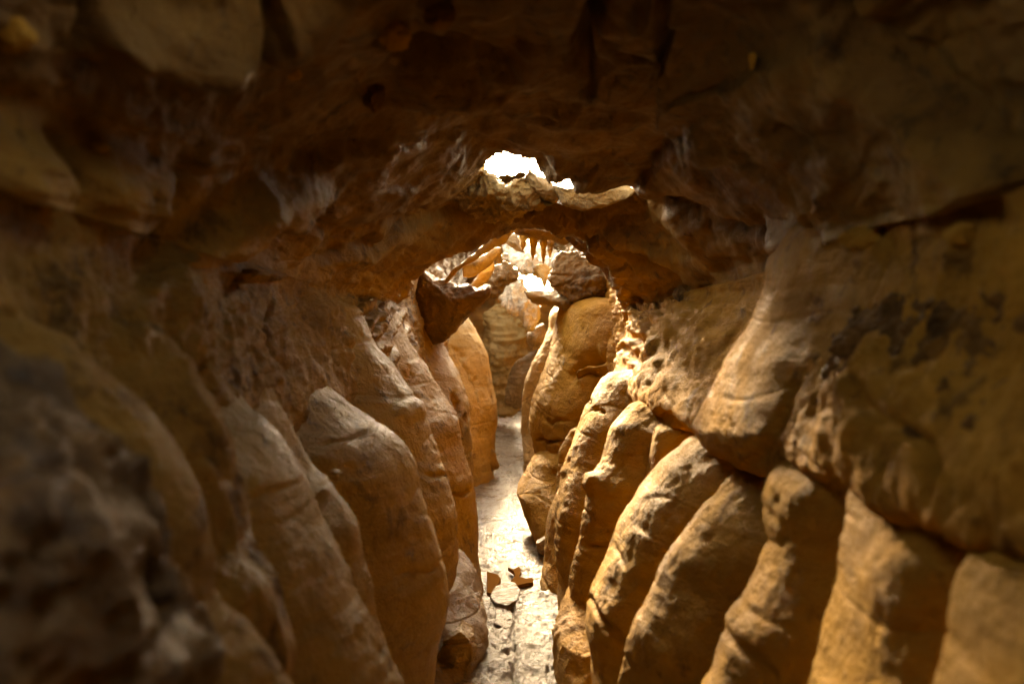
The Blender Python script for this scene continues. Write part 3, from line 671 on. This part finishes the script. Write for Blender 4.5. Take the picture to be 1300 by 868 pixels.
knob('stone', 864, 374, 9, 12, M['rim'], 'fist sized pale stone stuck where the arch meets the right wall', off=2)
GK = 'rounded knobs set in the cave roof'
knob('roof_stone', 503, 48, 19, 18, M['gold'], 'round golden knob alone in the roof left of the centre', 'roof stone', GK, 5)
knob('roof_stone', 560, 22, 20, 17, M['wall_r'], 'dull knob nearest right of the round golden one, at the top edge', 'roof stone', GK, 9)
knob('roof_stone', 18, 52, 24, 22, M['gold'], 'blurred golden knob in the top left corner', 'roof stone', GK, 14)
knob('roof_stone', 372, 97, 10, 8, M['gold'], 'small knob below left of the round golden one', 'roof stone', GK, 19)
knob('roof_stone', 478, 118, 13, 22, M['wall_r'], 'long hanging knob below the round golden one', 'roof stone', GK, 23)
knob('roof_stone', 128, 182, 12, 6, M['gold'], 'small flat knob low on the roof at far left', 'roof stone', GK, 26)
knob('roof_stone', 955, 78, 5, 12, M['gold'], 'thin pale drip knob high right of the centre', 'roof stone', GK, 29)
knob('stone', 1105, 303, 42, 19, M['gold'], 'oval stone bulging from the upper right wall', off=33, rough=.08)
knob('stone', 1222, 300, 24, 16, M['gold'], 'smaller oval stone near the vertical crack at the upper right', off=37, rough=.08)
knob('stone', 312, 352, 26, 9, M['left'], 'flat blocky stone on the ledge of the upper left wall', off=41, rough=.1)


def adopt(child, word):
    """make a mesh a part of the thing whose label holds this phrase"""
    par = [q for q in COL.objects if word in q.get('label', '')][0]
    for k_ in ('category', 'group', 'label'):
        if k_ in child: del child[k_]
    child.location = child.location - par.location; child.parent = par


adopt(knob('knob', 426, 603, 9, 7, M['left'], 'x', off=43, d=4.2), 'thin amber rib with a small knob')
adopt(knob('knob', 852, 598, 11, 6, M['gold'], 'x', off=47, d=5.12), 'broad pale rib under the crack')
adopt(slab('shelf', [(722, 474), (734, 463), (752, 457), (770, 444), (786, 446), (780, 458), (768, 466), (764, 478), (740, 483)], 9.9, .5, M['wall_r'], 'x', 'x', off=51, rel=(.02, .02, .01), voxel=.012, strata=.03, sm=3), 'tall golden bulging pillar')
adopt(slab('drip', [(680, 336), (692, 334), (702, 340), (698, 350), (694, 364), (690, 367), (686, 354), (682, 346)], 11.0, .12, M['orange'], 'x', 'x', off=55, rel=(.01, .01, .004), voxel=.01), 'bright white flowstone')

# dark rubbly outcrop on the right wall
yg, zg = np.meshgrid(np.linspace(2.15, 3.75, 300), np.linspace(-.50, .16, 170), indexing='ij')
uu = (yg - 2.95) / .8; vv = (zg + .17) / .33
P = np.stack([1.2 + .36 * zg, yg, zg], -1)
rr = np.sqrt(uu ** 2 + vv ** 2) + .28 * fbm(P, 3.0, 4, 12)
ed = np.clip((1.0 - rr) * 3.0, -1.5, 1)
cc, ee = cells(P, 13, 3.0); c2, e2 = cells(P, 27, 8.0)
P[..., 0] += -.05 * ed - .055 * (0.55 - cc) * (ed > -1) - .02 * (.5 - c2) - .03 * fbm(P, 6, 4, 2) - .012 * ridged(P, 18, 3, 5) + .03
tag(mesh_obj('rock_outcrop', P.reshape(-1, 3), grid_faces(*P.shape[:2]), M['rough']), 'dark crumbly conglomerate patch on the upper right wall', 'rock outcrop')


slab('skylight_rock', [(560, 190), (596, 165), (616, 175), (617, 205), (612, 232), (600, 262), (560, 262), (545, 230)], 7.7, .5, M['far'],
     'orange rock rim left of the small round skylight', 'rock', off=75, rel=(.04, .02, .008), voxel=.02)
slab('skylight_rock', [(574, 246), (590, 228), (604, 214), (618, 212), (628, 226), (642, 232), (656, 226), (668, 222), (684, 230), (700, 242), (694, 256), (676, 258), (664, 268), (648, 282), (630, 284), (606, 278), (582, 270)], 7.0, .6, M['rim'],
     'knobbly tan rock face hanging under the small round skylight', 'rock', off=79, rel=(.05, .05, .022), voxel=.012, sm=3, skew=(0, -1.2))
slab('skylight_rock', [(664, 224), (672, 214), (684, 224), (700, 232), (712, 246), (706, 254), (692, 250), (678, 240)], 6.85, .3, M['grey'],
     'grey calcite crest at the right corner of the small round skylight', 'rock', off=83, rel=(.03, .025, .012), voxel=.008, sm=3, skew=(0, -.8))
slab('skylight_rock', [(700, 232), (716, 240), (740, 248), (764, 246), (780, 238), (796, 222), (806, 222), (800, 236), (812, 240), (796, 250), (770, 262), (740, 266), (712, 258)], 6.75, .4, M['rim'],
     'long lit lip of rock running right from the small round skylight', 'rock', off=87, rel=(.015, .02, .01), voxel=.01, sm=3)

slab('rock_ledge', [(648, 284), (664, 280), (690, 284), (716, 288), (736, 304), (724, 308), (706, 303), (686, 303), (668, 300), (654, 297)], 9.35, .45, M['rim'],
     'knobbly pale ledge under the arch from which the stalactites hang', 'rock ledge', off=91, rel=(.02, .025, .012), voxel=.012, sm=3)

# floor stones and water
slab('flat_stone', [(628, 748), (640, 741), (655, 742), (661, 752), (658, 762), (645, 768), (630, 766), (622, 758)], 7.3, .05, M['ground'],
     'round flat pale slab in front of the brown puddle', 'stone', off=65, rel=(.006, .006, .003), voxel=.008)


def floor_blob(name, poly, mat, z, thick, label, cat, kind=None, group=None):
    V = []
    poly = np.array(poly, float)
    a, b = ray(poly[:, 0], poly[:, 1]); d = (FLOOR) / b
    n = len(poly); top_ = np.stack([a * d, d, 0 * d + z], 1); bot = top_.copy(); bot[:, 2] -= thick
    V = np.vstack([top_, bot]); Fc = [list(range(n))[::-1], list(range(n, 2 * n))] + [[i, (i + 1) % n, n + (i + 1) % n, n + i] for i in range(n)]
    o = mesh_obj(name, V, Fc, mat, smooth=False)
    tag(o, label, cat, group)
    return o


bpy.data.objects.remove(bpy.data.objects['flat_stone'])


def floor_stone(name, poly, hgt, label, mat=None, group=None, off=0.):
    poly = np.array(poly, float); a, b = ray(poly[:, 0], poly[:, 1]); d = FLOOR / b
    n = len(poly); t_ = np.stack([a * d, d, 0 * d + FLOOR + hgt], 1); bo = t_.copy(); bo[:, 2] = FLOOR - .05
    V = np.vstack([t_, bo]); Fc = [list(range(n))[::-1], list(range(n, 2 * n))] + [[i, (i + 1) % n, n + (i + 1) % n, n + i] for i in range(n)]
    me, co, no = remeshed(V, Fc, 0.008, 4)
    co = co + no * rock_relief(co, .008, .008, .003, off=off)[:, None]
    org = np.array([co[:, 0].mean(), co[:, 1].mean(), co[:, 2].min()])
    me.vertices.foreach_set('co', (co - org).reshape(-1)); me.update(); me.name = name
    me.polygons.foreach_set('use_smooth', [True] * len(me.polygons)); me.materials.clear(); me.materials.append(mat or M['ground'])
    o = bpy.data.objects.new(name, me); o.location = org; COL.objects.link(o)
    tag(o, label, 'stone', group); return o


floor_stone('flat_stone', [(628, 746), (640, 739), (655, 740), (661, 750), (658, 762), (645, 770), (630, 768), (621, 758)], .016,
            'round flat pale slab in front of the brown puddle')
floor_stone('flat_stone', [(629, 775), (650, 778), (652, 790), (648, 800), (628, 792)], .008, 'angular flat slab just in front of the round slab', off=3)

wm = M['water']
o = floor_blob('puddle', [(645, 719), (652, 721), (659, 718), (662, 724), (659, 731), (668, 733), (676, 732), (677, 738), (668, 739), (656, 742), (648, 737), (654, 730), (652, 724)], wm, FLOOR - 0.004, .03,
               'small angular brown puddle in the middle of the pale floor', 'puddle')
o = floor_blob('puddle', [(618, 724), (626, 726), (633, 728), (636, 734), (630, 744), (624, 752), (618, 750)], wm, FLOOR - 0.006, .03,
               'brown puddle tight against the left edge of the floor', 'puddle')

# small pebbles on the floor
rnd = random.Random(4)
ico = bmesh.new(); bmesh.ops.create_icosphere(ico, subdivisions=3, radius=1.0); pv = np.array([v.co[:] for v in ico.verts]); pf = [[v.index for v in f.verts] for f in ico.faces]; ico.free()

# ------------------------------------------------------------------ stalactites
def stalactite(px, py0, py1, d, r, label, mat, off=0.):
    a = at(px, py0, d); b = at(px + rnd.uniform(-1, 1), py1, d); n, m = 40, 24
    V = []
    for i in range(n):
        t = i / (n - 1); c = a * (1 - t) + b * t; rr = r * (1 - t) ** 0.75 + 0.004; rr *= (1 + .12 * math.sin(t * 17 + off))
        if i == n - 1: rr = 0.001
        for k in range(m):
            an = 2 * math.pi * k / m; V.append((c[0] + rr * math.cos(an) * (1 + .18 * math.sin(3 * an + off)), c[1] + rr * math.sin(an), c[2]))
    Fc = [[i * m + k, i * m + (k + 1) % m, (i + 1) * m + (k + 1) % m, (i + 1) * m + k] for i in range(n - 1) for k in range(m)]
    Fc += [list(range(m))]
    ns = int(n * .62) * m
    o = mesh_obj('stalactite', V[:ns + m], [f for f in Fc if max(f) < ns + m], mat); tag(o, label, 'stalactite', 'stalactites hanging in the opening')
    tp = mesh_obj('tip', [tuple(v) for v in V[ns:]], [[q - ns for q in f] for f in Fc if min(f) >= ns], M['orange'])
    tp.location = tp.location - o.location; tp.parent = o
    return o


stalactite(664, 290, 318, 9.6, .06, 'broad pale stalactite, leftmost of the cluster under the arch', M['pale'], 1)
stalactite(677, 296, 331, 9.6, .045, 'longest orange tipped stalactite in the cluster under the arch', M['orange'], 2)
stalactite(690, 300, 335, 9.7, .035, 'slender orange stalactite right of the longest one', M['orange'], 3)
stalactite(699, 304, 327, 9.9, .04, 'short grey stalactite, rightmost of the cluster under the arch', M['grey'], 4)
stalactite(704, 338, 354, 10.8, .04, 'stubby orange stalactite hanging below the white flowstone', M['orange'], 5)

# ------------------------------------------------------------------ camera, light, world
cam = bpy.data.cameras.new('camera'); co = bpy.data.objects.new('camera', cam); COL.objects.link(co)
cam.sensor_width = 36; cam.lens = 36 * F / 1300; cam.clip_start = 0.05; cam.clip_end = 500
co.location = (0, 0, 0); co.rotation_euler = (math.pi / 2 - PITCH, 0, 0)
cam.dof.use_dof = True; cam.dof.focus_distance = 8.0; cam.dof.aperture_fstop = 1.4
sc.camera = co

ELEV, AZ = 25.5, -9.5          # sun height; bearing from +Y (ahead), negative = to the left
sdir = Vector((math.sin(math.radians(AZ)) * math.cos(math.radians(ELEV)), math.cos(math.radians(AZ)) * math.cos(math.radians(ELEV)), math.sin(math.radians(ELEV))))
sl = bpy.data.lights.new('sun', 'SUN'); sl.energy = 3.2; sl.angle = math.radians(15); sl.color = (1.0, 0.9, 0.76)
so = bpy.data.objects.new('sun', sl); so.rotation_euler = (-sdir).to_track_quat('-Z', 'Y').to_euler(); COL.objects.link(so)
wd = bpy.data.worlds.new('World'); sc.world = wd; wd.use_nodes = True
nt = wd.node_tree; bg = nt.nodes['Background']; sky = nt.nodes.new('ShaderNodeTexSky'); sky.sky_type = 'NISHITA'; sky.sun_disc = False
sky.sun_elevation = math.radians(ELEV); sky.sun_rotation = math.radians(AZ)
sky.dust_density = 4.0; sky.ozone_density = 1.0
bw = nt.nodes.new('ShaderNodeRGBToBW'); mx = nt.nodes.new('ShaderNodeMix'); mx.data_type = 'RGBA'; mx.inputs[0].default_value = 0.6   # thin cloud: a whiter sky
nt.links.new(sky.outputs[0], bw.inputs[0]); nt.links.new(sky.outputs[0], mx.inputs[6]); nt.links.new(bw.outputs[0], mx.inputs[7]); nt.links.new(mx.outputs[2], bg.inputs[0]); bg.inputs[1].default_value = 0.15
sc.view_settings.view_transform = 'Standard'; sc.view_settings.look = 'None'; sc.view_settings.gamma = 1; sc.view_settings.exposure = 4.1
sc.view_settings.use_white_balance = True; sc.view_settings.white_balance_temperature = 10000
sc.render.engine = 'CYCLES'; sc.cycles.diffuse_bounces = 3; sc.cycles.max_bounces = 12; sc.cycles.use_denoising = True
sc.cycles.caustics_reflective = False
